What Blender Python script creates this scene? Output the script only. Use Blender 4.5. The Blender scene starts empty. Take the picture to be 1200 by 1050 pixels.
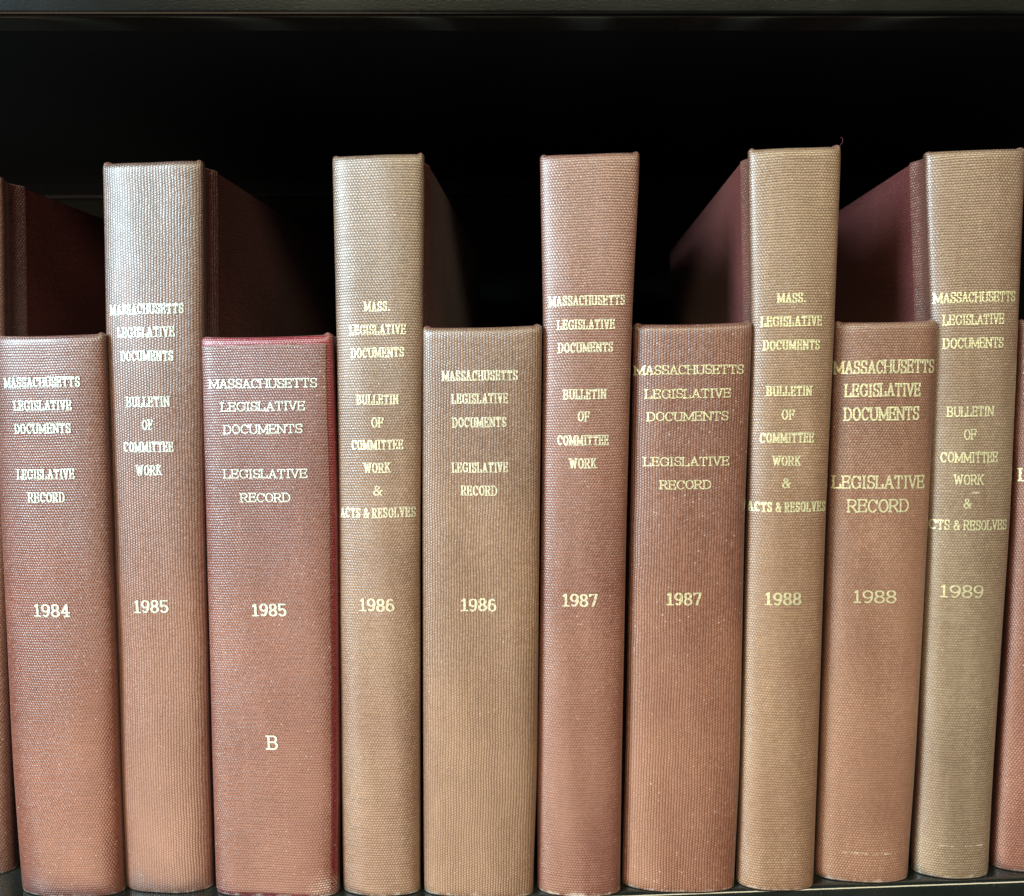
import bpy, math, random
import numpy as np
from mathutils import Vector, Matrix

# ------------------------------------------------------------------ camera
scene = bpy.context.scene
CAM_H = 0.194
cam_d = bpy.data.cameras.new('camera')
cam = bpy.data.objects.new('camera', cam_d)
scene.collection.objects.link(cam)
FW = Vector((-0.03876466, 0.99680549, -0.06982913))
RT = Vector((0.99917297, 0.03780854, -0.01496282))
UP = Vector((0.01227489, 0.07035141, 0.99744674))
m3 = Matrix((RT, UP, -FW)).transposed()
cam.matrix_world = Matrix.Translation((0, 0, CAM_H)) @ m3.to_4x4()
cam_d.sensor_width = 36
cam_d.lens = 27
cam_d.clip_start = 0.01
cam_d.clip_end = 50
cam_d.dof.use_dof = True
cam_d.dof.focus_distance = 0.292
cam_d.dof.aperture_fstop = 9.0
scene.camera = cam

# ------------------------------------------------------------------ light
world = bpy.data.worlds.new('World')
scene.world = world
world.use_nodes = True
bg = world.node_tree.nodes['Background']
bg.inputs[0].default_value = (0.9, 0.95, 1.0, 1)
bg.inputs[1].default_value = 0.02
scene.view_settings.view_transform = 'Standard'
scene.view_settings.look = 'None'
scene.view_settings.exposure = 0.15
scene.view_settings.gamma = 1


def area(name, loc, target, sx, sy, power, col):
    l = bpy.data.lights.new(name, 'AREA')
    l.shape = 'RECTANGLE'
    l.size, l.size_y = sx, sy
    l.energy = power
    l.color = col
    o = bpy.data.objects.new(name, l)
    scene.collection.objects.link(o)
    o.location = loc
    d = Vector(target) - Vector(loc)
    o.rotation_euler = d.to_track_quat('-Z', 'Y').to_euler()
    return o


area('window_light', (-1.55, -0.95, 1.0), (0, 0.3, 0.2), 0.65, 0.95, 74, (0.68, 0.90, 1.0))
area('aisle_lamp', (0.4, -1.15, 1.35), (0, 0.3, 0.08), 2.3, 0.40, 29, (1.0, 0.90, 0.60))
area('floor_bounce', (-0.65, -0.80, -0.75), (0, 0.3, 0.05), 1.3, 0.9, 15, (1.0, 0.72, 0.48))

# ------------------------------------------------------------------ helpers
col = scene.collection


def link(name, me, mat=None, parent=None):
    o = bpy.data.objects.new(name, me)
    col.objects.link(o)
    if mat:
        me.materials.append(mat)
    if parent:
        o.parent = parent
    return o


def empty(name, loc, rz, label, cat, group=None):
    o = bpy.data.objects.new(name, None)
    col.objects.link(o)
    o.location = loc
    o.rotation_euler = (0, 0, rz)
    o.empty_display_size = 0.02
    o['label'] = label
    o['category'] = cat
    if group:
        o['group'] = group
    return o


def grid_mesh(name, P, UV=None, closed=False, smooth=True):
    """P: rows x cols x 3 array -> quad sheet."""
    nr, nc, _ = P.shape
    verts = P.reshape(-1, 3)
    faces = []
    cc = nc if closed else nc - 1
    for i in range(nr - 1):
        for j in range(cc):
            j2 = (j + 1) % nc
            faces.append((i * nc + j, i * nc + j2, (i + 1) * nc + j2, (i + 1) * nc + j))
    me = bpy.data.meshes.new(name)
    me.from_pydata(verts.tolist(), [], faces)
    if UV is not None:
        uvl = me.uv_layers.new(name='UVMap')
        uvf = UV.reshape(-1, 2)
        idx = np.array([l.vertex_index for l in me.loops])
        uvl.data.foreach_set('uv', uvf[idx].ravel())
    if smooth:
        me.polygons.foreach_set('use_smooth', [True] * len(me.polygons))
    me.update()
    return me


class N:
    """small node-expression helper"""
    def __init__(s, name):
        s.mat = bpy.data.materials.new(name)
        s.mat.use_nodes = True
        s.t = s.mat.node_tree
        s.b = s.t.nodes['Principled BSDF']
        s.out = s.t.nodes['Material Output']

    def put(s, sock, v):
        if isinstance(v, (int, float)):
            sock.default_value = v
        elif isinstance(v, tuple):
            sock.default_value = v if len(v) != 3 or sock.type == 'VECTOR' else v + (1,)
        else:
            s.t.links.new(v, sock)

    def m(s, op, a, b=0.0, c=0.0, clamp=False):
        n = s.t.nodes.new('ShaderNodeMath')
        n.operation = op
        n.use_clamp = clamp
        s.put(n.inputs[0], a)
        s.put(n.inputs[1], b)
        s.put(n.inputs[2], c)
        return n.outputs[0]

    def mix(s, f, a, b, typ='MIX'):
        n = s.t.nodes.new('ShaderNodeMix')
        n.data_type = 'RGBA'
        n.blend_type = typ
        s.put(n.inputs[0], f)
        s.put(n.inputs[6], a)
        s.put(n.inputs[7], b)
        return n.outputs[2]

    def lerp(s, f, a, b):
        n = s.t.nodes.new('ShaderNodeMix')
        n.data_type = 'FLOAT'
        s.put(n.inputs[0], f)
        s.put(n.inputs[2], a)
        s.put(n.inputs[3], b)
        return n.outputs[0]

    def ss(s, v, lo, hi, a=0.0, b=1.0):
        n = s.t.nodes.new('ShaderNodeMapRange')
        n.interpolation_type = 'SMOOTHSTEP'
        s.put(n.inputs[0], v)
        s.put(n.inputs[1], lo)
        s.put(n.inputs[2], hi)
        s.put(n.inputs[3], a)
        s.put(n.inputs[4], b)
        return n.outputs[0]

    def noise(s, vec, scale, detail=3, rough=0.55, dim='3D'):
        n = s.t.nodes.new('ShaderNodeTexNoise')
        n.noise_dimensions = dim
        s.put(n.inputs['Vector'], vec)
        n.inputs['Scale'].default_value = scale
        n.inputs['Detail'].default_value = detail
        n.inputs['Roughness'].default_value = rough
        return n.outputs[0]

    def white(s, vec):
        n = s.t.nodes.new('ShaderNodeTexWhiteNoise')
        n.noise_dimensions = '3D'
        s.put(n.inputs[0], vec)
        return n.outputs[0]

    def comb(s, x, y, z=0.0):
        n = s.t.nodes.new('ShaderNodeCombineXYZ')
        s.put(n.inputs[0], x)
        s.put(n.inputs[1], y)
        s.put(n.inputs[2], z)
        return n.outputs[0]

    def sep(s, v):
        n = s.t.nodes.new('ShaderNodeSeparateXYZ')
        s.put(n.inputs[0], v)
        return n.outputs

    def coord(s, kind):
        n = s.t.nodes.new('ShaderNodeTexCoord')
        return n.outputs[kind]

    def bump(s, h, dist, strength=1.0):
        n = s.t.nodes.new('ShaderNodeBump')
        n.inputs['Strength'].default_value = strength
        n.inputs['Distance'].default_value = dist
        s.put(n.inputs['Height'], h)
        return n.outputs[0]


def weave(n, u, v, pitch, ru, rv, vertical, seed):
    """buckram weave: staggered knots; ru / rv say how deep the joints
    between knots and between threads are.  Returns height 0..1, cell noise."""
    wx = n.noise(n.comb(u, v, seed), 55, 2)
    wy = n.noise(n.comb(u, v, seed + 7.3), 55, 2)
    fx = n.noise(n.comb(n.m('MULTIPLY', u, 1.0), v, seed + 3.1), 500, 1)
    fy = n.noise(n.comb(u, v, seed + 5.7), 500, 1)
    U = n.m('ADD', n.m('DIVIDE', u, pitch), n.m('ADD', n.m('MULTIPLY', n.m('SUBTRACT', wx, 0.5), 1.4), n.m('MULTIPLY', n.m('SUBTRACT', fx, 0.5), 0.4)))
    V = n.m('ADD', n.m('DIVIDE', v, pitch * 0.93), n.m('ADD', n.m('MULTIPLY', n.m('SUBTRACT', wy, 0.5), 1.4), n.m('MULTIPLY', n.m('SUBTRACT', fy, 0.5), 0.4)))
    if vertical:
        U, V = V, U
    row = n.m('FLOOR', V)
    U2 = n.m('ADD', U, n.m('MULTIPLY', n.m('MODULO', n.m('ABSOLUTE', row), 2.0), 0.5))
    cellx = n.m('FLOOR', U2)
    cx = n.m('ABSOLUTE', n.m('SUBTRACT', n.m('MULTIPLY', n.m('FRACT', U2), 2.0), 1.0))
    cy = n.m('ABSOLUTE', n.m('SUBTRACT', n.m('MULTIPLY', n.m('FRACT', V), 2.0), 1.0))
    bx = n.m('SUBTRACT', 1.0, n.m('POWER', cx, 2.2))
    by = n.m('SUBTRACT', 1.0, n.m('POWER', cy, 2.2))
    hx = n.lerp(ru, 1.0, bx)
    hy = n.lerp(rv, 1.0, by)
    rnd = n.white(n.comb(cellx, row, seed))
    h = n.m('MULTIPLY', n.m('MULTIPLY', hx, hy), n.lerp(0.28, 1.0, rnd))
    slub = n.noise(n.comb(n.m('MULTIPLY', row, 3.71), n.m('MULTIPLY', U, 0.11), seed), 1.0, 2)
    h = n.m('MULTIPLY', h, n.ss(slub, 0.3, 0.7, 0.86, 1.1))
    return h, rnd, slub


def cloth_mat(name, base, base2, side, style, seed, specks=0.02, wear=0.6, H=0.22,
              tex='mix', rough=0.36, fade=(-0.0008, 0.0045), bumpd=0.00018, top=None, coat=0.8, spec=0.95, worn=(), lines=()):
    n = N(name)
    uv = n.sep(n.coord('UV'))
    ob = n.sep(n.coord('Object'))
    u, v = uv[0], uv[1]
    vert = tex == 'vert'
    ru, rv = {'mix': (0.88, 0.88), 'hor': (0.72, 0.95), 'vert': (0.66, 0.95)}[tex]
    h, rnd, slub = weave(n, u, v, 0.00106, ru, rv, vert, seed)
    big = n.noise(n.comb(u, v, seed + 1.0), 24, 1.2, 0.45)
    streak = n.noise(n.comb(n.m('MULTIPLY', u, 14.0), n.m('MULTIPLY', v, 1.6), seed + 2.0), 20, 3, 0.6)
    c = n.mix(n.ss(big, 0.25, 0.75), base, base2)
    # head-to-foot shift: cool light above, warm below, painted into the cloth
    if top is not None:
        c = n.mix(n.ss(n.m('ADD', v, n.m('MULTIPLY', n.m('SUBTRACT', big, 0.5), 0.12)), H * 0.35, H * 1.0), c, top)
    c = n.mix(n.m('MULTIPLY', n.ss(streak, 0.45, 0.75), 0.25), c, tuple(x * 1.35 for x in base))
    # side cloth kept its dye; the same mix paints shade round the edges
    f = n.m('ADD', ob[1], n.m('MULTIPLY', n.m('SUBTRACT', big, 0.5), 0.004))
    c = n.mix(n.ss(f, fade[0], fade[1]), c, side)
    # dust-worn knots and dark joints between threads
    c = n.mix(n.ss(h, 0.05, 0.75), n.mix(1.0, c, (0.50, 0.42, 0.42), 'MULTIPLY'), c)
    c = n.mix(n.m('MULTIPLY', n.ss(rnd, 0.0, 1.0), 0.13), c, n.mix(1.0, c, (1.7, 1.7, 1.75), 'MULTIPLY'))
    c = n.mix(n.m('MULTIPLY', n.ss(slub, .35, .68), .42), c, n.mix(1.0, c, (.72, .68, .68), 'MULTIPLY'))
    patch = n.noise(n.comb(u, v, seed + 9.0), 60, 3)
    sp = n.m('MULTIPLY', n.ss(n.m('ADD', rnd, n.m('MULTIPLY', patch, 0.10)), 1.055 - specks, 1.085 - specks), n.ss(h, 0.62, 0.95))
    sp = n.m('MULTIPLY', sp, n.ss(ob[1], 0.0012, -0.0005))
    c = n.mix(n.m('MULTIPLY', sp, 0.6), c, (0.62, 0.50, 0.40))
    c = n.mix(n.ss(v, H + 0.0004, H + 0.0009), c, (.22, .09, .07))
    for (wu, wv, wr) in worn:
        d = n.m('SQRT', n.m('ADD', n.m('POWER', n.m('SUBTRACT', u, wu), 2.0), n.m('POWER', n.m('SUBTRACT', v, wv), 2.0)))
        w_ = n.ss(n.m('ADD', d, n.m('MULTIPLY', n.m('SUBTRACT', patch, 0.5), wr)), wr, wr * .2)
        w_ = n.m('MULTIPLY', w_, n.ss(h, 0.35, 0.8))
        c = n.mix(n.m('MULTIPLY', w_, 0.75), c, (0.66, 0.55, 0.47))
    for (lv, u0, u1) in lines:
        wav = n.m('MULTIPLY', n.m('SUBTRACT', patch, 0.5), .0022)
        d = n.m('ABSOLUTE', n.m('SUBTRACT', n.m('ADD', v, wav), lv))
        w_ = n.m('MULTIPLY', n.ss(d, .00042, .00012), n.m('MULTIPLY', n.ss(u, u0, u0 + .004), n.ss(u, u1, u1 - .004)))
        w_ = n.m('MULTIPLY', w_, n.ss(n.noise(n.comb(u, v, seed + 15.0), 330, 2), .42, .62))
        c = n.mix(n.m('MULTIPLY', w_, 0.8), c, (0.66, 0.55, 0.42))
    # frayed white at head and foot
    en = n.noise(n.comb(u, v, seed + 4.0), 240, 4, 0.7)
    edge = n.m('MAXIMUM', n.ss(v, 0.0036, 0.0, 0, 1), n.ss(v, H - 0.001, H + 0.0012, 0, 0.45))
    e = n.m('MULTIPLY', n.ss(n.m('ADD', en, n.m('MULTIPLY', edge, 0.30)), 0.70, 0.92), wear)
    e = n.m('MULTIPLY', n.m('MULTIPLY', e, n.ss(edge, 0.02, 0.3)), n.ss(ob[1], 0.004, 0.001))
    c = n.mix(e, c, (0.62, 0.54, 0.47))
    n.put(n.b.inputs['Base Color'], c)
    n.put(n.b.inputs['Roughness'], n.m('ADD', rough, n.m('MULTIPLY', n.m('SUBTRACT', rnd, 0.5), 0.10)))
    n.b.inputs['Specular IOR Level'].default_value = spec
    n.b.inputs['Coat Weight'].default_value = coat
    n.put(n.b.inputs['Coat Roughness'], n.ss(n.noise(n.comb(u, v, seed + 12.0), 35, 3), .3, .7, .27, .42))
    n.put(n.b.inputs['Coat Normal'], n.bump(n.m('ADD', h, n.noise(n.comb(u, v, seed + 8.0), 70, 3)), 0.000035))
    n.b.inputs['Sheen Weight'].default_value = 0.06
    n.b.inputs['Sheen Roughness'].default_value = 0.4
    lo = n.noise(n.comb(u, v, seed + 6.0), 90, 3)
    hh = n.m('ADD', h, n.m('MULTIPLY', lo, 1.2))
    n.put(n.b.inputs['Normal'], n.bump(hh, bumpd, 1.0))
    return n.mat


def foil_mat(name, colr, seed, loss=0.30, tex='hor'):
    n = N(name)
    uv = n.sep(n.coord('UV'))
    u, v = uv[0], uv[1]
    ru, rv = {'mix': (0.88, 0.88), 'hor': (0.72, 0.95), 'vert': (0.66, 0.95)}[tex]
    h, rnd, row = weave(n, u, v, 0.00106, ru, rv, tex == 'vert', seed)
    en = n.noise(n.comb(u, v, seed + 2.2), 900, 3, 0.6)
    big = n.noise(n.comb(u, v, seed + 5.2), 150, 2)
    c = n.mix(n.ss(en, 0.35, 0.65), colr, tuple(x * 0.72 for x in colr))
    n.put(n.b.inputs['Base Color'], c)
    n.b.inputs['Metallic'].default_value = 0.5
    n.b.inputs['Roughness'].default_value = 0.38
    n.put(n.b.inputs['Normal'], n.bump(n.m('ADD', h, n.m('MULTIPLY', en, 1.2)), 0.00012, 0.8))
    keep = n.m('ADD', n.m('ADD', n.m('MULTIPLY', en, 0.8), n.m('MULTIPLY', h, 0.30)), n.m('MULTIPLY', big, 0.4))
    n.put(n.b.inputs['Alpha'], n.ss(keep, loss + 0.10, loss + 0.32, 0.3, 1.0))
    return n.mat


# ------------------------------------------------------------------ lettering
def arc(cx, cy, rx, ry, a0, a1, k=14):
    return [(cx + rx * math.cos(math.radians(a0 + (a1 - a0) * i / k)),
             cy + ry * math.sin(math.radians(a0 + (a1 - a0) * i / k))) for i in range(k + 1)]


WID = {'M': 1.28, 'W': 1.34, 'I': 0.56, '.': 0.62, ' ': 0.45, 'L': 0.9, 'E': 0.92, 'F': 0.9, 'S': 0.88,
       'O': 1.02, 'C': 1.0, 'G': 1.06, 'N': 1.06, 'H': 1.08, 'U': 1.04, 'A': 1.02, '&': 1.1, '1': 0.8}


def glyph(ch, w, st):
    """strokes of one capital in a box w wide and 1 high, for a pen tv x th"""
    tv, th, sf = st['tv'], st['th'], st['serif']
    l, r, b, t = tv / 2 + sf * 0.45, w - tv / 2 - sf * 0.45, th / 2, 1 - th / 2
    m = w / 2
    S = []

    def ser(x, y, a=1, c=1):
        if sf > 0:
            S.append([(x - a * (sf + tv * .3), y), (x + c * (sf + tv * .3), y)])

    def stem(x, y0=b, y1=t, s0=True, s1=True):
        S.append([(x, y0), (x, y1)])
        if s0: ser(x, y0)
        if s1: ser(x, y1)

    lo = tv / 2 + sf * .15
    ro = w - tv / 2 - sf * .15
    rx, ry = (ro - lo) / 2, (t - b) / 2
    if ch == 'A':
        S += [[(l, b), (m, t), (r, b)], [(l + (m - l) * .38, .36), (r - (r - m) * .38, .36)]]
        ser(l, b); ser(r, b)
    elif ch == 'B':
        stem(l)
        k = r - l
        S += [[(l, t)] + arc(l + k * .5, t - .22, k * .42, .22, 90, -90) + [(l, t - .44)],
              [(l, t - .44)] + arc(l + k * .5, b + (t - .44 - b) / 2, k * .5, (t - .44 - b) / 2, 90, -90) + [(l, b)]]
    elif ch == 'C':
        S += [arc(m, .5, rx, ry, 42, 318, 22)]
        if sf: S += [[(ro, .66), (ro, .92)]]
    elif ch == 'G':
        S += [arc(m, .5, rx, ry, 42, 318, 22), [(ro, .12), (ro, .44)]]
        if sf:
            S += [[(ro, .68), (ro, .92)]]; ser(ro, .44, 1, .3)
        else:
            S += [[(m + .04, .44), (ro, .44)]]
    elif ch == 'D':
        stem(l)
        S += [[(l, t)] + arc(l + (ro - l) * .38, .5, (ro - l) * .62, ry, 90, -90, 16) + [(l, b)]]
    elif ch in 'EF':
        stem(l)
        S += [[(l, t), (r, t)], [(l, .52), (r - (r - l) * .2, .52)]]
        if sf: S += [[(r + sf * .2, t), (r + sf * .2, t - .2)], [(r - (r - l) * .2, .62), (r - (r - l) * .2, .42)]]
        if ch == 'E':
            S += [[(l, b), (r, b)]]
            if sf: S += [[(r + sf * .2, b), (r + sf * .2, b + .2)]]
    elif ch == 'H':
        stem(l); stem(r); S += [[(l, .5), (r, .5)]]
    elif ch == 'I':
        stem(m)
    elif ch == 'K':
        stem(l); S += [[(r, t), (l, .42)], [(l + (r - l) * .35, .58), (r, b)]]; ser(r, b); ser(r, t)
    elif ch == 'L':
        stem(l); S += [[(l, b), (r, b)]]
        if sf: S += [[(r + sf * .2, b), (r + sf * .2, b + .26)]]
    elif ch == 'M':
        S += [[(l, b), (l, t), (m, b + .12), (r, t), (r, b)]]
        ser(l, b); ser(r, b); ser(l, t, 1, 0); ser(r, t, 0, 1)
    elif ch == 'N':
        S += [[(l, b), (l, t), (r, b), (r, t)]]; ser(l, b); ser(l, t, 1, 0); ser(r, t)
    elif ch == 'O':
        S += [arc(m, .5, rx, ry, 0, 360, 26)]
    elif ch == 'R':
        stem(l); k = r - l
        S += [[(l, t)] + arc(l + k * .45, t - .23, k * .47, .23, 90, -90) + [(l, t - .46)],
              [(l + k * .45, t - .46), (r, b)]]; ser(r, b, .5, 1)
    elif ch == 'S':
        S += [arc(m, .735, rx * .9, .735 - .5 + .03 - .0, 30, 270, 14), arc(m, .27, rx, .23 - th * .0, 90, -150, 14)]
        S[0] = [(x, min(y, t)) for x, y in S[0]]; S[1] = [(x, max(y, b)) for x, y in S[1]]
        if sf: S += [[(ro, .7), (ro, .93)], [(lo, .07), (lo, .3)]]
    elif ch == 'T':
        stem(m, b, t, True, False); S += [[(lo, t), (ro, t)]]
        if sf: S += [[(lo, t), (lo, t - .2)], [(ro, t), (ro, t - .2)]]
    elif ch == 'U':
        S += [[(l, t)] + arc(m, .3, (r - l) / 2, .3 - b, 180, 360, 14) + [(r, t)]]; ser(l, t); ser(r, t)
    elif ch == 'V':
        S += [[(l, t), (m, b), (r, t)]]; ser(l, t); ser(r, t)
    elif ch == 'W':
        q = (r - l) / 4
        S += [[(l, t), (l + q, b), (m, t - .1), (r - q, b), (r, t)]]; ser(l, t); ser(r, t)
    elif ch == '.':
        S += [[(m - .06, b + .02), (m + .04, b + .02)], [(m - .06, b + .09), (m + .04, b + .09)]]
    elif ch == '&':
        S += [arc(m - .02, .77, rx * .5, .17, 0, 360, 16), arc(m - .08 * w, .27, rx * .72, .22, 60, 330, 18),
              [(m - rx * .45, .68), (ro, b)], [(m + rx * .42, .68), (m - .25 * w, .45)], [(ro, .46), (m + .15 * w, .12)]]
        ser(ro, .48, .8, .8)
    elif ch == '1':
        stem(m, b, t, True, False); S += [[(m, t), (m - .16, t - .14)]]
        S += [[(m - .2, b), (m + .2, b)]]
    elif ch == '4':
        S += [[(r * .98 - .12, b), (r * .98 - .12, t), (lo, .32), (ro, .32)]]; ser(r * .98 - .12, b)
    elif ch == '5':
        S += [[(ro - .04, t), (lo + .04, t), (lo + .02, .54)] + arc(m, .32, rx, .32 - b, 140, -150, 16)]
    elif ch == '6':
        S += [arc(m, .32, rx, .32 - b, 0, 360, 18), arc(m + .03, .32, rx + .03, t - .32, 180, 62, 10)]
    elif ch == '7':
        S += [[(lo, t - .12), (lo, t), (ro, t), (m - .04, b)]]
    elif ch == '8':
        S += [arc(m, .745, rx * .86, .745 - .52, 0, 360, 16), arc(m, .28, rx, .28 - b, 0, 360, 16)]
        S[0] = [(x, min(y, t)) for x, y in S[0]]
    elif ch == '9':
        S += [arc(m, .68, rx, t - .68, 0, 360, 18), arc(m - .03, .68, rx + .03, .68 - b, 0, -118, 10)]
    return S


_cache = {}


def glyph_spans(ch, w, st, rows=26):
    key = (ch, round(w, 3), st['name'])
    if key in _cache:
        return _cache[key]
    S = glyph(ch, w, st)
    a, b2 = st['tv'] / 2, st['th'] / 2
    nx = max(24, int(w * 60))
    xs = np.linspace(-.12, w + .12, nx)
    ys = (np.arange(rows) + .5) / rows
    X, Y = np.meshgrid(xs / a, ys / b2)
    D = np.full(X.shape, 1e9)
    for pl in S:
        for (x0, y0), (x1, y1) in zip(pl[:-1], pl[1:]):
            x0, x1_, y0, y1_ = x0 / a, x1 / a, y0 / b2, y1 / b2
            dx, dy = x1_ - x0, y1_ - y0
            L = dx * dx + dy * dy + 1e-9
            tt = np.clip(((X - x0) * dx + (Y - y0) * dy) / L, 0, 1)
            # squarish pen
            ex, ey = np.abs(X - x0 - tt * dx), np.abs(Y - y0 - tt * dy)
            D = np.minimum(D, (ex ** 3 + ey ** 3) ** (1 / 3))
    F = 1 - D
    out = []
    for j in range(rows):
        f = F[j]
        on = None
        for i in range(nx):
            if f[i] > 0 and on is None:
                on = xs[i] if i == 0 else xs[i - 1] + (xs[i] - xs[i - 1]) * (-f[i - 1]) / (f[i] - f[i - 1])
            elif f[i] <= 0 and on is not None:
                off = xs[i - 1] + (xs[i] - xs[i - 1]) * f[i - 1] / (f[i - 1] - f[i])
                out.append((j, on, off)); on = None
        if on is not None:
            out.append((j, on, xs[-1]))
    _cache[key] = out
    return out


ST = {
    'slab': dict(name='slab', tv=0.175, th=0.09, serif=0.06, gap=0.04),
    'wide': dict(name='wide', tv=0.155, th=0.10, serif=0.11, gap=0.02),
    'light': dict(name='light', tv=0.135, th=0.11, serif=0.03, gap=0.04),
    'year': dict(name='year', tv=0.19, th=0.11, serif=0.09, gap=0.01),
    'year_light': dict(name='year_light', tv=0.15, th=0.10, serif=0.09, gap=0.04),
}


def text_line(parent, name, mat, s, x0, x1, zc, caph, st, surf, rng, rows=26, ext=None):
    tot = sum(WID.get(c, 1.0) for c in s)
    k = (x1 - x0) / tot
    V, F, UVs = [], [], []
    x = x0
    tilt = rng.uniform(-.004, .004)
    for c in s:
        adv = WID.get(c, 1.0) * k
        if c != ' ':
            w = adv / caph * (1 - st['gap'])
            jz = rng.uniform(-.00008, .00008)
            for (j, a, b) in glyph_spans(c, w, st, rows):
                xa, xb = x + a * caph, x + b * caph
                za, zb = zc - caph / 2 + j / rows * caph + jz, zc - caph / 2 + (j + 1) / rows * caph + jz
                nseg = max(1, int((xb - xa) / 0.0007))
                for q in range(nseg):
                    p, r_ = xa + (xb - xa) * q / nseg, xa + (xb - xa) * (q + 1) / nseg
                    i0 = len(V)
                    for (xx, zz) in ((p, za), (r_, za), (r_, zb), (p, zb)):
                        z2 = zz + tilt * (xx - x0)
                        if ext:
                            el, er = ext(z2)
                            xx = min(max(xx, el + .00012), er - .00012)
                        V.append((xx, surf(xx, z2) - 0.00022, z2))
                        UVs.append((xx, z2))
                    F.append((i0, i0 + 1, i0 + 2, i0 + 3))
        x += adv
    me = bpy.data.meshes.new(name)
    me.from_pydata(V, [], F)
    uvl = me.uv_layers.new(name='UVMap')
    uvl.data.foreach_set('uv', np.array(UVs, dtype=float).ravel())
    me.update()
    return link(name, me, mat, parent)


# ------------------------------------------------------------------ books
ROT = math.radians(-1.3)


def smooth_interp(z, pts):
    zs = [p[0] for p in pts]; xs = [p[1] for p in pts]
    # monotone-ish cubic: interpolate linearly then soften by local averaging
    h = 0.012
    return float(np.mean([np.interp(z + d, zs, xs) for d in (-h, -h / 2, 0, h / 2, h)]))


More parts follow.
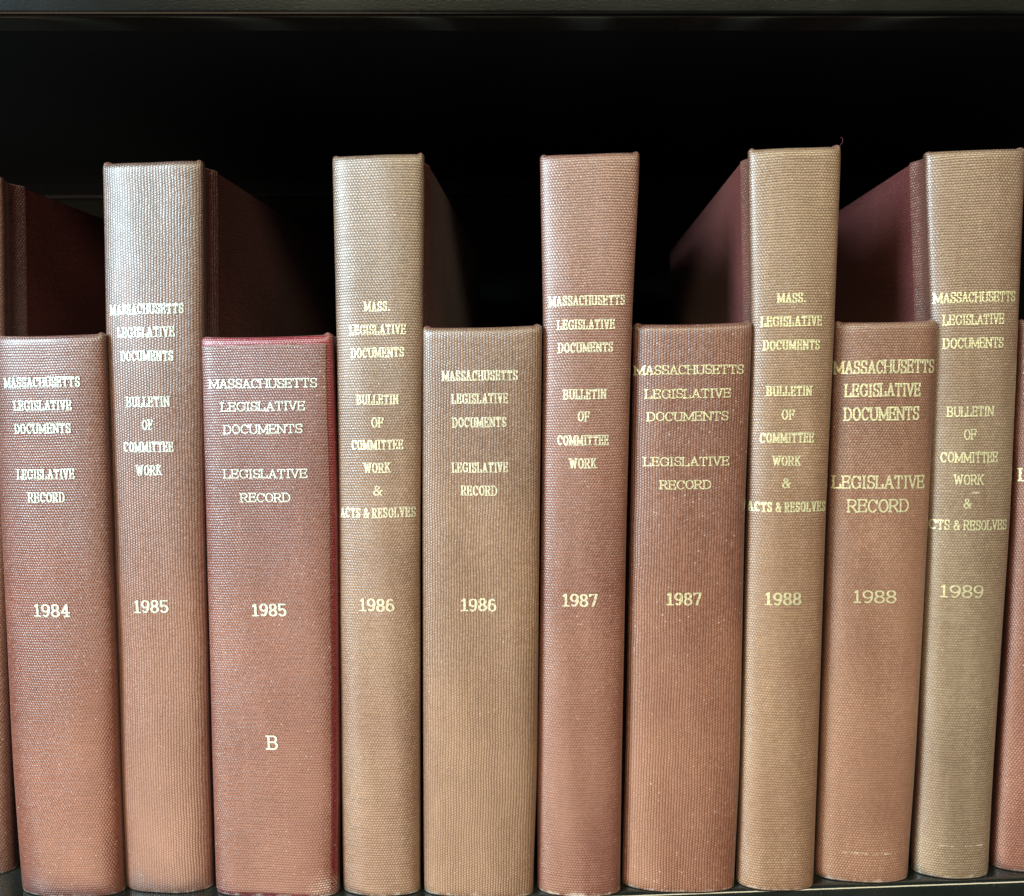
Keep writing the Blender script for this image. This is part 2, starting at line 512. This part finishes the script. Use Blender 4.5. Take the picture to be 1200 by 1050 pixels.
def make_book(B):
    rng = random.Random(B['seed'])
    H, L, R = B['H'], B['L'], B['R']
    root = empty('book', (B['loc'][0], B['loc'][1], 0.0), ROT + B.get('twist', 0), B['label'], 'book',
                 'bound volumes standing in a row')
    ph = [rng.uniform(0, 6.28) for _ in range(4)]
    b0, b1, p = B.get('b0', .0058), B.get('b1', .0042), B.get('p', 2.25)
    inset = .0002

    def ext(z):
        z = min(max(z, 0), H)
        xl, xr = smooth_interp(z, L) + inset, smooth_interp(z, R) - inset
        return xl, xr

    def bulge(z):
        t = z / H
        v = b0 + (b1 - b0) * t
        return v * (1 + .05 * math.sin(t * 9 + ph[0]) + .03 * math.sin(t * 23 + ph[1]))

    def surf(x, z):
        xl, xr = ext(z)
        s = (x - (xl + xr) / 2) / ((xr - xl) / 2)
        a = max(0.0, 1 - min(1, abs(s)) ** p)
        y = -bulge(z) * a ** (1 / p)
        # slow dents in the cloth
        y += .00018 * math.sin(s * 5 + z * 40 + ph[2]) * a + .00012 * math.sin(z * 130 + s * 3 + ph[3]) * a
        return y

    zs = [0, .0004, .001, .002, .004, .007, .011]
    k = 34
    zs += [.011 + (H - .022) * (i + 1) / k for i in range(k)]
    zs += [H - .007, H - .004, H - .002, H - .001, H - .0004, H]
    zs = sorted(set(round(z, 6) for z in zs))
    npf = 44
    ss = [-math.copysign(abs(math.cos(math.pi * i / npf)) ** (2 / p), math.cos(math.pi * i / npf)) for i in range(npf + 1)]
    joint = [(-.00015, .0015), (-.0009, .0034), (-.0020, .0055), (-.0024, .0078), (-.0016, .0100), (-.0004, .0118), (.0, .0128)]

    def ring(z, din=0.0):
        """one cross-section, din = how far inside the outer skin"""
        xl, xr = ext(z)
        hw, xc = (xr - xl) / 2, (xl + xr) / 2
        pts = []
        for dx, dy in reversed(joint):
            pts.append((xl - dx + din, dy + din * .2))
        for s in ss:
            x = xc + s * (hw - din)
            y = surf(xc + s * hw, z) + din
            pts.append((x, y))
        for dx, dy in joint:
            pts.append((xr + dx - din, dy + din * .2))
        return pts

    base_ring = ring(H * .5)
    arcl = [0]
    for a, b in zip(base_ring[:-1], base_ring[1:]):
        arcl.append(arcl[-1] + math.hypot(a[0] - b[0], a[1] - b[1]))
    arcl = [a - arcl[-1] / 2 for a in arcl]
    nj = len(joint)

    def lift(idx):
        """head cap: corners stand up as little ears, the middle dips"""
        if idx < nj or idx > nj + npf:
            return 0.0
        s = ss[idx - nj]
        ear = math.exp(-((abs(s) - .965) / .035) ** 2)
        side = B.get('ears', (1, 1))
        return ear * .0006 * (side[0] if s < 0 else side[1]) - .0006 * (1 - s * s)

    rows, uvs = [], []
    # foot rim (curled in)
    seq = []
    for din, dz in ((.0026, .004), (.0026, .0002), (.0016, -.0001), (.0006, .0001)):
        seq.append((0, din, dz, False))
    for z in zs:
        seq.append((z, 0.0, 0.0, z > H - .003))
    for din, dz in ((.0003, .0004), (.0009, .0007), (.0018, .0006), (.0026, -.0002), (.0028, -.004)):
        seq.append((H, din, dz, True))
    for z, din, dz, top in seq:
        rg = ring(z if z > 0 else 0.0, din)
        f = 1.0 if top and z >= H - .0001 else (max(0, (z - (H - .003)) / .003) if top else 0)
        # the foot tucks in a little
        tuck = .0006 * max(0, 1 - z / .003) ** 2 if z < .003 else 0
        ttuck = .0007 * max(0, 1 - (H - z) / .002) ** 2 if z > H - .002 else 0
        row, uvr = [], []
        for i, (x, y) in enumerate(rg):
            zz = z + dz + f * lift(i)
            inn = nj <= i <= nj + npf
            row.append((x, y + ((tuck + ttuck) if inn else 0), zz))
            uvr.append((arcl[i], zz + din * (1 if top else -1)))
        rows.append(row); uvs.append(uvr)
    me = grid_mesh('spine', np.array(rows), np.array(uvs))
    spine = link('spine', me, B['mat'], root)

    # boards -------------------------------------------------------------
    D = B.get('depth', .205)
    for sgn in (-1, 1):
        zz = np.linspace(0.0002, H - .0003, 16)
        ys = [.0118, .0122, .0135, .03, .08, .14, D - .003, D - .0006, D]
        outer, inner, = [], []
        prof = []
        # closed profile around the board: outer side going back, inner coming forward
        for y in ys:
            e = .0006 if y in (ys[0], ys[-1]) else (.0002 if y in (ys[1], ys[-2]) else 0)
            prof.append((e, y))
        for y in reversed(ys):
            prof.append((.0028 - (.0006 if y in (ys[0], ys[-1]) else 0), y))
        P, U = [], []
        for z in zz:
            xl, xr = ext(z)
            row, ur = [], []
            for (e, y) in prof:
                warp = .0008 * math.sin((y / D) * math.pi) * math.sin(z / H * math.pi)
                x = (xl + .0001 + e - warp) if sgn < 0 else (xr - .0001 - e + warp)
                row.append((x, y, z)); ur.append((y * (1 if sgn > 0 else -1) + .05, z))
            P.append(row); U.append(ur)
        # caps: collapse first / last row onto profile mid-line
        def mid(row):
            n_ = len(row); o = []
            for i in range(n_):
                a = np.array(row[i]); b = np.array(row[n_ - 1 - i]); o.append(tuple((a + b) / 2))
            return o
        P = [mid(P[0])] + P + [mid(P[-1])]
        U = [U[0]] + U + [U[-1]]
        me = grid_mesh('cover', np.array(P), np.array(U), closed=True, smooth=True)
        me.set_sharp_from_angle(angle=math.radians(50))
        link('cover', me, B['covermat'], root)

    # page block -----------------------------------------------------------
    P = []
    for z in [.0035] + [.0036 + (H - .0072) * i / 14 for i in range(15)] + [H - .0035]:
        xl, xr = ext(z)
        g = .0046
        ringp = [(xl + g, .010), ((xl + xr) / 2, .0055), (xr - g, .010), (xr - g, D - .006), ((xl + xr) / 2, D - .010), (xl + g, D - .006)]
        if z in (.0035, H - .0035):
            c = np.mean(np.array(ringp), axis=0)
            ringp = [tuple(c + (np.array(q) - c) * .02) for q in ringp]
        P.append([(x, y, z) for x, y in ringp])
    me = grid_mesh('page_block', np.array(P), None, closed=True, smooth=False)
    link('page_block', me, M_PAGES, root)

    surf_l = surf
    if B.get('panel'):
        # lighter, sun-bleached cloth lying over the crimson spine
        s0, s1, zb, zt = B['panel']
        off = .00045
        cols = 40
        zl = ([zb, zb + .00015, zb + .0006] + [zb + .0012 + (zt - zb - .0024) * i / 40 for i in range(41)]
              + [zt - .0006, zt - .00015, zt])
        sl = ([s0, s0 + .006, s0 + .02] + [s0 + .04 + (s1 - s0 - .08) * i / (cols - 6) for i in range(cols - 5)]
              + [s1 - .02, s1 - .006, s1])
        P, U = [], []
        for iz, z in enumerate(zl):
            xl, xr = ext(z); hw, xc = (xr - xl) / 2, (xl + xr) / 2
            row, ur = [], []
            for i in range(cols + 1):
                s = sl[i]
                if i > cols - 3:
                    s += .004 * math.sin(z * 90) + .002 * math.sin(z * 331)
                o_ = off if 0 < i < cols and 0 < iz < len(zl) - 1 else -.0002
                x = xc + s * hw
                ztop = z + (.0003 * math.sin(i * .5) if iz >= len(zl) - 1 else 0)
                row.append((x, surf(x, z) - o_, ztop)); ur.append((x, z))
            P.append(row); U.append(ur)
        me = grid_mesh('faded_panel', np.array(P), np.array(U))
        pn = link('faded_panel', me, B['panelmat'], root)
        pn['label'] = 'faded brownish pink cloth over the crimson spine'
        surf_l = lambda x, z: surf(x, z) - off

    for i, t in enumerate(B['text']):
        s, x0, x1, zc, caph = t
        year = s.isdigit()
        st = ST['year_light' if s == 'B' else B['ystyle'] if year else B['style']]
        nm = 'year_number' if year else ('volume_letter' if s == 'B' else 'title_line')
        text_line(spine, nm, B['foil'], s, x0, x1, zc, caph, st, surf_l, rng, ext=ext)
    return root, surf, ext


def simple(name, base, rough=.4, metal=0.0, spec=.5):
    n = N(name)
    n.b.inputs['Base Color'].default_value = base + (1,)
    n.b.inputs['Roughness'].default_value = rough
    n.b.inputs['Metallic'].default_value = metal
    n.b.inputs['Specular IOR Level'].default_value = spec
    return n


def pages_mat():
    n = N('page_paper')
    ob = n.sep(n.coord('Object'))
    ns = n.noise(n.comb(n.m('MULTIPLY', ob[0], 4000.0), n.m('MULTIPLY', ob[1], 30.0), n.m('MULTIPLY', ob[2], 30.0)), 1.0, 3)
    n.put(n.b.inputs['Base Color'], n.mix(ns, (.55, .48, .36), (.72, .66, .54)))
    n.b.inputs['Roughness'].default_value = .8
    n.put(n.b.inputs['Normal'], n.bump(ns, .0003))
    return n.mat


M_PAGES = pages_mat()

CRIMSON = (.085, .012, .014)
M_COVER = cloth_mat('crimson_cover_cloth', (.060, .007, .008), (.045, .005, .006), (.06, .007, .008), 'c', 31.0,
                    specks=0.0, wear=.15, H=.5, tex='mix', rough=.5, fade=(5, 6), bumpd=.00012, coat=.1, spec=.4)
M_COVER_LIT = cloth_mat('lit_cover_cloth', (.19, .052, .050), (.15, .040, .038), (.15, .042, .038), 'c', 33.0,  # cover cloth of the right-hand books, window light painted into its colour
                     specks=0.0, wear=.15, H=.5, tex='mix', rough=.5, fade=(5, 6), bumpd=.00012, coat=.1, spec=.4)

GOLD_COOL_LIT = (.80, .88, .80)  # gold foil with the cool light on the left books painted in
GOLD1 = (.90, .85, .64)
GOLD2 = (.93, .86, .54)

SIDE = (.075, .013, .010)
BOOKS = [
    dict(key='b0', seed=1, loc=(-.2385, .2990), H=.2805,
         L=[(0, -.017), (.28, -.017 + .012)], R=[(0, .0172), (.1, .0205), (.2, .0262), (.28, .0300)],
         text=[], base=(0.258, 0.107, 0.073), base2=(0.200, 0.076, 0.050), top=(0.235, 0.118, 0.084), tex='hor', style='slab', foil=GOLD_COOL_LIT,
         label='tall brown book at the far left edge, only its dark red back board showing'),
    dict(key='w1984', seed=2, loc=(-0.1884, 0.2862), H=0.2183,
         L=[(-0.0011, -0.021), (0.0494, -0.0218), (0.1516, -0.0205), (0.218, -0.0186)],
         R=[(0.0011, 0.0208), (0.05, 0.0216), (0.1513, 0.0235), (0.2187, 0.0248)],
         text=[('MASSACHUSETTS', -0.0135, 0.0165, 0.2011, 0.0038), ('LEGISLATIVE', -0.0098, 0.013, 0.1925, 0.0038), ('DOCUMENTS', -0.01, 0.0122, 0.1838, 0.0038), ('LEGISLATIVE', -0.0103, 0.0126, 0.1665, 0.0039), ('RECORD', -0.0062, 0.0083, 0.1577, 0.0039), ('1984', -0.0066, 0.008, 0.1142, 0.005)],
         base=(0.285, 0.092, 0.056), base2=(0.215, 0.064, 0.040), top=(0.200, 0.080, 0.058), tex='mix', style='slab', foil=GOLD_COOL_LIT, ears=(.3, 1.2), specks=.03,
         label='short reddish brown book with gold lettering tinted silvery by cool light and year 1984'),
    dict(key='t1985', seed=3, loc=(-0.1511, 0.2897), H=0.2819,
         L=[(-0.0008, -0.0179), (0.0478, -0.0179), (0.1506, -0.0156), (0.2165, -0.0148), (0.2825, -0.0126)],
         R=[(0.0008, 0.0178), (0.0484, 0.0188), (0.1504, 0.0212), (0.2158, 0.0237), (0.2813, 0.0263)],
         text=[('MASSACHUSETTS', -0.011, 0.0181, 0.2279, 0.0038), ('LEGISLATIVE', -0.008, 0.0144, 0.2193, 0.0038), ('DOCUMENTS', -0.007, 0.0137, 0.2104, 0.0038), ('BULLETIN', -0.0057, 0.0117, 0.1932, 0.0039), ('OF', 0.0002, 0.0048, 0.1845, 0.0039), ('COMMITTEE', -0.0077, 0.0122, 0.1761, 0.0039), ('WORK', -0.0031, 0.0073, 0.1673, 0.0039), ('1985', -0.0064, 0.0073, 0.1147, 0.005)],
         base=(0.310, 0.148, 0.102), base2=(0.245, 0.110, 0.076), top=(0.175, 0.112, 0.088), tex='vert', style='slab', foil=GOLD_COOL_LIT, ears=(1.6, 1),
         label='tall pinkish tan book with gold lettering tinted silvery by cool light and year 1985'),
    dict(key='w1985B', seed=4, loc=(-0.1064, 0.2880), H=0.2166,
         L=[(-0.0001, -0.0246), (0.0488, -0.0242), (0.1505, -0.0225), (0.2164, -0.0216)],
         R=[(0.0001, 0.0245), (0.0495, 0.0264), (0.1503, 0.0289), (0.2167, 0.029)],
         text=[('MASSACHUSETTS', -0.0178, 0.0236, 0.1995, 0.0035), ('LEGISLATIVE', -0.0133, 0.019, 0.1909, 0.0035), ('DOCUMENTS', -0.0126, 0.0177, 0.1824, 0.0035), ('LEGISLATIVE', -0.0133, 0.0191, 0.1657, 0.0035), ('RECORD', -0.0072, 0.0124, 0.1567, 0.0035), ('1985', -0.0042, 0.0093, 0.1138, 0.0049), ('B', -0.0001, 0.0046, 0.0623, 0.0057)],
         base=(.26, .010, .024), base2=(.22, .009, .019), top=(.29, .013, .030), tex='hor', style='wide', foil=GOLD_COOL_LIT, p=3.6,
         panel=(-.978, .93, .0020, .2137), pbase=(0.290, 0.105, 0.070), pbase2=(0.215, 0.066, 0.045), ptop=(0.180, 0.060, 0.047), worn=((.0215, .002, .010),), ears=(.3, 1.5),
         label='wide short book with crimson edges, marked 1985 and the letter B'),
    dict(key='t1986', seed=5, loc=(-0.0653, 0.2884), H=0.2818,
         L=[(-0.0, -0.0155), (0.0489, -0.0147), (0.1501, -0.0126), (0.2149, -0.0115), (0.2823, -0.011)],
         R=[(0.0, 0.0155), (0.0494, 0.0167), (0.1499, 0.0191), (0.2142, 0.0215), (0.2812, 0.0237)],
         text=[('MASS.', 0.0004, 0.0106, 0.227, 0.0037), ('LEGISLATIVE', -0.0054, 0.016, 0.2186, 0.0037), ('DOCUMENTS', -0.005, 0.0151, 0.2101, 0.0038), ('BULLETIN', -0.0032, 0.0126, 0.1928, 0.0038), ('OF', 0.0022, 0.007, 0.1843, 0.0038), ('COMMITTEE', -0.0057, 0.014, 0.176, 0.0038), ('WORK', -0.0012, 0.0091, 0.1674, 0.0038), ('&', 0.0021, 0.0057, 0.1588, 0.0038), ('ACTS & RESOLVES', -0.0112, 0.0178, 0.1504, 0.0039), ('1986', -0.0043, 0.0094, 0.1154, 0.0049)],
         base=(0.344, 0.219, 0.138), base2=(0.280, 0.156, 0.100), top=(0.252, 0.176, 0.118), tex='hor', style='slab', foil=GOLD1, ears=(1, 1.2),
         label='tall khaki tan book with pale gold lettering and year 1986'),
    dict(key='w1986', seed=6, loc=(-0.0269, 0.2884), H=0.2186,
         L=[(-0.0009, -0.0217), (0.0489, -0.0209), (0.1497, -0.0189), (0.2187, -0.0173)],
         R=[(0.0009, 0.0215), (0.0496, 0.0238), (0.1495, 0.026), (0.2185, 0.0278)],
         text=[('MASSACHUSETTS', -0.0096, 0.0186, 0.2011, 0.0038), ('LEGISLATIVE', -0.0062, 0.015, 0.1926, 0.0038), ('DOCUMENTS', -0.0061, 0.0142, 0.1838, 0.0038), ('LEGISLATIVE', -0.0067, 0.0146, 0.167, 0.0038), ('RECORD', -0.0034, 0.0104, 0.1584, 0.0038), ('1986', -0.0042, 0.0094, 0.1151, 0.0049)],
         base=(0.325, 0.195, 0.115), base2=(0.262, 0.152, 0.090), top=(0.225, 0.130, 0.080), tex='vert', style='slab', foil=GOLD1, p=3.0, ears=(1.3, 1),
         label='short tan book with vertical ribs, pale gold lettering and year 1986'),
    dict(key='t1987', seed=7, loc=(0.0123, 0.2901), H=0.2808,
         L=[(-0.0004, -0.0164), (0.0483, -0.0158), (0.1491, -0.0129), (0.22, -0.0114), (0.2811, -0.0119)],
         R=[(0.0004, 0.0164), (0.0488, 0.0173), (0.1489, 0.0197), (0.2193, 0.0219), (0.2566, 0.0239), (0.2805, 0.0252)],
         text=[('MASSACHUSETTS', -0.009, 0.0191, 0.2279, 0.0037), ('LEGISLATIVE', -0.006, 0.0153, 0.2192, 0.0037), ('DOCUMENTS', -0.0058, 0.0146, 0.2108, 0.0037), ('BULLETIN', -0.004, 0.012, 0.1936, 0.0038), ('OF', 0.0012, 0.0059, 0.1854, 0.0038), ('COMMITTEE', -0.0064, 0.0128, 0.1766, 0.0038), ('WORK', -0.0021, 0.0083, 0.168, 0.0038), ('1987', -0.0052, 0.0083, 0.1162, 0.0049)],
         worn=((0, -.001, .006),), base=(0.310, 0.136, 0.090), base2=(0.240, 0.092, 0.064), top=(0.277, 0.139, 0.101), tex='hor', style='slab', foil=GOLD1, wear=.95,
         label='tall reddish tan book flaring at the top, with gold lettering and year 1987'),
    dict(key='w1987', seed=8, loc=(0.0516, 0.2933), H=0.2188,
         L=[(-0.0013, -0.0222), (0.0468, -0.0206), (0.1482, -0.0182), (0.2193, -0.0166)],
         R=[(0.0013, 0.0219), (0.0474, 0.024), (0.148, 0.0253), (0.2184, 0.0277)],
         text=[('MASSACHUSETTS', -0.0165, 0.024, 0.2022, 0.0035), ('LEGISLATIVE', -0.0126, 0.0191, 0.1933, 0.0035), ('DOCUMENTS', -0.012, 0.0182, 0.1848, 0.0035), ('LEGISLATIVE', -0.0133, 0.0186, 0.1679, 0.0035), ('RECORD', -0.0074, 0.0119, 0.1592, 0.0035), ('1987', -0.005, 0.0084, 0.1157, 0.0049)],
         base=(0.310, 0.138, 0.082), base2=(0.248, 0.100, 0.060), top=(0.210, 0.088, 0.059), tex='vert', style='wide', foil=GOLD2, specks=.035,
         label='short reddish brown book with white flecks, wide gold lettering and year 1987'),
    dict(key='t1988', seed=9, loc=(0.0899, 0.2947), H=0.2823,
         L=[(-0.0016, -0.0152), (0.0463, -0.0138), (0.1476, -0.0118), (0.2189, -0.0107), (0.2824, -0.0123)],
         R=[(0.0016, 0.0149), (0.0468, 0.016), (0.1475, 0.0179), (0.2183, 0.0201), (0.2821, 0.0217)],
         text=[('MASS.', -0.0022, 0.0085, 0.2279, 0.0037), ('LEGISLATIVE', -0.0079, 0.0144, 0.2195, 0.0038), ('DOCUMENTS', -0.007, 0.0136, 0.2107, 0.0038), ('BULLETIN', -0.0058, 0.0108, 0.1937, 0.0038), ('OF', -0.0004, 0.0046, 0.1849, 0.0038), ('COMMITTEE', -0.008, 0.0117, 0.1763, 0.0038), ('WORK', -0.0036, 0.007, 0.1676, 0.0038), ('&', -0.0002, 0.0032, 0.1593, 0.0039), ('ACTS & RESOLVES', -0.0119, 0.0169, 0.1503, 0.0039), ('1988', -0.006, 0.0078, 0.1152, 0.0049)],
         base=(0.361, 0.228, 0.133), base2=(0.296, 0.164, 0.096), top=(0.286, 0.185, 0.109), tex='hor', style='slab', foil=GOLD2, ears=(1.3, 1.6), thread=True,
         p=2.15, label='tall golden tan book with gold lettering, year 1988 and a loose thread at its corner'),
    dict(key='w1988', seed=10, loc=(0.1256, 0.3001), H=0.2188,
         L=[(-0.0013, -0.0183), (0.0437, -0.0172), (0.1465, -0.0152), (0.2195, -0.0136)],
         R=[(0.0013, 0.018), (0.0443, 0.0201), (0.1463, 0.0231), (0.218, 0.0246)],
         text=[('MASSACHUSETTS', -0.0139, 0.0232, 0.2022, 0.0051), ('LEGISLATIVE', -0.0102, 0.0178, 0.1935, 0.0051), ('DOCUMENTS', -0.0104, 0.0174, 0.1845, 0.0052), ('LEGISLATIVE', -0.014, 0.0201, 0.1586, 0.0052), ('RECORD', -0.0089, 0.014, 0.1495, 0.0052), ('1988', -0.0067, 0.0097, 0.1145, 0.005)],
         lines=((.0120, -.012, .012),), base=(0.385, 0.205, 0.125), base2=(0.310, 0.155, 0.094), top=(0.250, 0.122, 0.076), tex='mix', style='light', foil=GOLD2,
         label='short orange brown book with larger thin gold letters and year 1988'),
    dict(key='t1989', seed=11, loc=(0.1620, 0.3031), H=0.2823,
         L=[(-0.0011, -0.0149), (0.0424, -0.0138), (0.1457, -0.0120), (0.2184, -0.0125), (0.2819, -0.0162)],
         R=[(0.0011, 0.0147), (0.0428, 0.0156), (0.1455, 0.0192), (0.2177, 0.0201), (0.2826, 0.0208)],
         text=[('MASSACHUSETTS', -0.0123, 0.0173, 0.2279, 0.004), ('LEGISLATIVE', -0.0093, 0.0128, 0.2196, 0.004), ('DOCUMENTS', -0.0091, 0.0127, 0.2107, 0.004), ('BULLETIN', -0.0073, 0.0097, 0.1849, 0.004), ('OF', -0.0014, 0.0035, 0.1762, 0.0041), ('COMMITTEE', -0.009, 0.0118, 0.1674, 0.0041), ('WORK', -0.0045, 0.0064, 0.1589, 0.0041), ('&', -0.0011, 0.0019, 0.1497, 0.0039), ('ACTS & RESOLVES', -0.0142, 0.0163, 0.1414, 0.004), ('1989', -0.0085, 0.0075, 0.1155, 0.005)],
         lines=((.0135, -.009, .014), (.154, -.006, .004)), base=(0.318, 0.237, 0.150), base2=(0.264, 0.188, 0.120), top=(0.269, 0.172, 0.109), tex='hor', style='light', foil=GOLD2, ears=(.5, 1.2), p=2.1,
         label='tall olive tan book with thin gold lettering and year 1989'),
    dict(key='b11', seed=12, loc=(0.1985, 0.3070), H=0.2188,
         L=[(0, -.0182), (.044, -.0162), (.148, -.0139), (.2185, -.0138)],
         R=[(0, .018), (.044, .020), (.148, .0225), (.2185, .0235)],
         text=[('MASSACHUSETTS', -0.0120, 0.0214, 0.2015, 0.0051), ('LEGISLATIVE', -0.0118, 0.0174, 0.1935, 0.0051), ('DOCUMENTS', -0.0109, 0.017, 0.1845, 0.0052), ('LEGISLATIVE', -0.0128, 0.0194, 0.1598, 0.0052), ('RECORD', -0.0091, 0.014, 0.1494, 0.0052)],
         base=(0.318, 0.133, 0.090), base2=(0.256, 0.100, 0.068), top=(0.227, 0.088, 0.063), tex='mix', style='light', foil=GOLD2,
         label='short pinkish brown book cut off by the right edge of the photo'),
]

for B in BOOKS:
    sd = B['seed'] * 3.7
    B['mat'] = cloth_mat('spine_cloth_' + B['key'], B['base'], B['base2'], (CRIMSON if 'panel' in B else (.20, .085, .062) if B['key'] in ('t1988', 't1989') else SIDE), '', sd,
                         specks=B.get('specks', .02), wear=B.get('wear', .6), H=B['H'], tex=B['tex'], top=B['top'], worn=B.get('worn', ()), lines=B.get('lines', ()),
                         fade=(-.0030, .0018) if B['loc'][0] > .04 else (-.0022, .0022))  # early start brings painted shade onto the spine edges
    if 'panel' in B:
        B['panelmat'] = cloth_mat('panel_cloth_' + B['key'], B['pbase'], B['pbase2'], SIDE, '', sd + 1, specks=.03, wear=.8,
                                  H=B['H'], tex=B['tex'], top=B['ptop'], worn=B.get('worn', ()))
    B['covermat'] = M_COVER_LIT if B['key'] in ('t1988', 't1989', 'b11', 'w1988') else M_COVER
    B['foil'] = foil_mat('foil_' + B['key'], B['foil'], sd, tex=B['tex'], loss=.30 if B['foil'] is GOLD_COOL_LIT else .22)
    B['ystyle'] = 'year_light' if B['style'] == 'light' else 'year'
    B.setdefault('specks', .02)
    root, surf, ext = make_book(B)
    if B.get('thread'):
        cu = bpy.data.curves.new('loose_thread', 'CURVE')
        cu.dimensions = '3D'
        cu.bevel_depth = .00006
        cu.bevel_resolution = 1
        sp = cu.splines.new('POLY')
        xr = ext(B['H'])[1]
        pts = [(xr - .0008, 0, B['H'] + .0005), (xr - .0001, 0, B['H'] + .0014), (xr + .0006, .0003, B['H'] + .0022), (xr + .0009, .0004, B['H'] + .0034),
               (xr + .0004, .0002, B['H'] + .0042), (xr - .0001, 0, B['H'] + .0040)]
        sp.points.add(len(pts) - 1)
        for q, c in zip(sp.points, pts):
            q.co = c + (1,)
        th = bpy.data.objects.new('loose_thread_curve', cu)
        col.objects.link(th)
        dg = bpy.context.evaluated_depsgraph_get()
        me = bpy.data.meshes.new_from_object(th.evaluated_get(dg))
        bpy.data.objects.remove(th)
        me.materials.clear()
        link('loose_thread', me, simple('thread', (.20, .06, .10), .7).mat, root)

# ------------------------------------------------------------------ bookcase
SH = math.atan(0.07)


def enamel(name, base, rough, bump_d, scale, dust=.0, spec=.5):
    n = N(name)
    oc = n.coord('Object')
    ns = n.noise(oc, scale, 2, .5)
    big = n.noise(oc, 18, 4, .6)
    c = n.mix(n.m('MULTIPLY', n.ss(big, .45, .7), dust), base, (.22, .22, .20))
    fine = n.noise(oc, 900, 2)
    c = n.mix(n.m('MULTIPLY', n.ss(fine, .68, .74), dust * 1.2), c, (.5, .5, .46))
    n.put(n.b.inputs['Base Color'], c)
    n.put(n.b.inputs['Roughness'], n.lerp(big, rough * .8, rough * 1.25))
    n.b.inputs['Specular IOR Level'].default_value = spec
    n.put(n.b.inputs['Normal'], n.bump(ns, bump_d))
    return n.mat


M_LIP = enamel('black_enamel_textured', (.003, .0035, .003), .24, .00005, 1300, .02, .2)
M_GLOSS = enamel('black_enamel_gloss', (.0015, .0028, .0055), .45, .0002, 120, .0, .25)
M_SHELF = enamel('black_enamel_shelf', (.010, .012, .010), .09, .00004, 300, .06, 1.0)
M_FLANGE = enamel('black_enamel_smooth', (.008, .009, .010), .16, .00006, 60, .0)
M_BACK = enamel('dark_green_grey_panel', (.010, .0125, .0105), .7, .0003, 200, .0, .2)

case = empty('steel_bookcase', (0.13, 0.2935, 0), SH, 'black enamelled steel bookcase shelf that the books stand on', 'bookcase')


def extrude_profile(name, prof, x0, x1, mat, parent, nx=24, closed=True):
    xs = np.linspace(x0, x1, nx)
    P = np.array([[(x, y, z) for (y, z) in prof] for x in xs])
    me = grid_mesh(name, P, None, closed=closed)
    me.set_sharp_from_angle(angle=math.radians(35))
    return link(name, me, mat, parent)


def round_pts(cx, cz, r, a0, a1, k=8):
    return [(cx + r * math.cos(math.radians(a0 + (a1 - a0) * i / k)), cz + r * math.sin(math.radians(a0 + (a1 - a0) * i / k))) for i in range(k + 1)]


# lower shelf: folded sheet, local y=0 is the front edge, top face at z=-0.0002
r = .0034
prof = [(.27, -.0002), (.12, -.0002), (.02, -.0002)] + round_pts(r, -r - .0002, r, 90, 180) + [(0, -.018)] + round_pts(r, -.030, r, 180, 270) + [(.012, -.0322), (.012, -.0310), (.0035, -.0310), (.0035, -.0016), (.27, -.0016)]
extrude_profile('lower_shelf', prof, -.6, .6, M_SHELF, case)
# upper shelf: lip with a rolled bottom fold and a return flange, then the underside
z0 = .3290
prof = ([(.27, z0 + .040), (.004, z0 + .040)] + round_pts(.003, z0 + .037, .003, 90, 180) + [(0, z0 + .02)]
        + round_pts(.0016, z0 + .0016, .0016, 180, 225, 4) + [(.0022, z0 + .0012), (.0022, z0 + .0015), (.0018, z0 + .03), (.27, z0 + .030)])
extrude_profile('upper_shelf', prof, -.6, .6, M_LIP, case)
# smooth return flange folded back under the lip
prof = (round_pts(.0024, z0 + .0014, .0014, 225, 270, 5) + [(.006, z0), (.0125, z0 + .0002)] + round_pts(.0125, z0 + .0014, .0012, 270, 360, 5)
        + [(.0137, z0 + .0137), (.0125, z0 + .0137), (.0125, z0 + .0016), (.0024, z0 + .0016)])
extrude_profile('return_flange', prof, -.6, .6, M_FLANGE, case)
# glossy underside plate fixed under the fold
prof = [(.0165, z0 + .0150), (.10, z0 + .0152), (.262, z0 + .0155), (.262, z0 + .0140), (.10, z0 + .0137), (.0165, z0 + .0135)]
extrude_profile('underside_plate', prof, -.6, .6, M_GLOSS, case)
# back: rail under the upper shelf and the panel behind the books
prof = [(.262, z0 + .0138), (.262, z0 + .006)] + round_pts(.2635, z0 + .005, .0015, 180, 270, 4) + [(.268, z0 + .0035), (.268, z0 + .0138)]
extrude_profile('back_rail', prof, -.6, .6, M_GLOSS, case)
prof = [(.2705, -.0322), (.2705, z0 + .040), (.2725, z0 + .040), (.2725, -.0322)]
extrude_profile('back_panel', prof, -.6, .6, M_BACK, case)
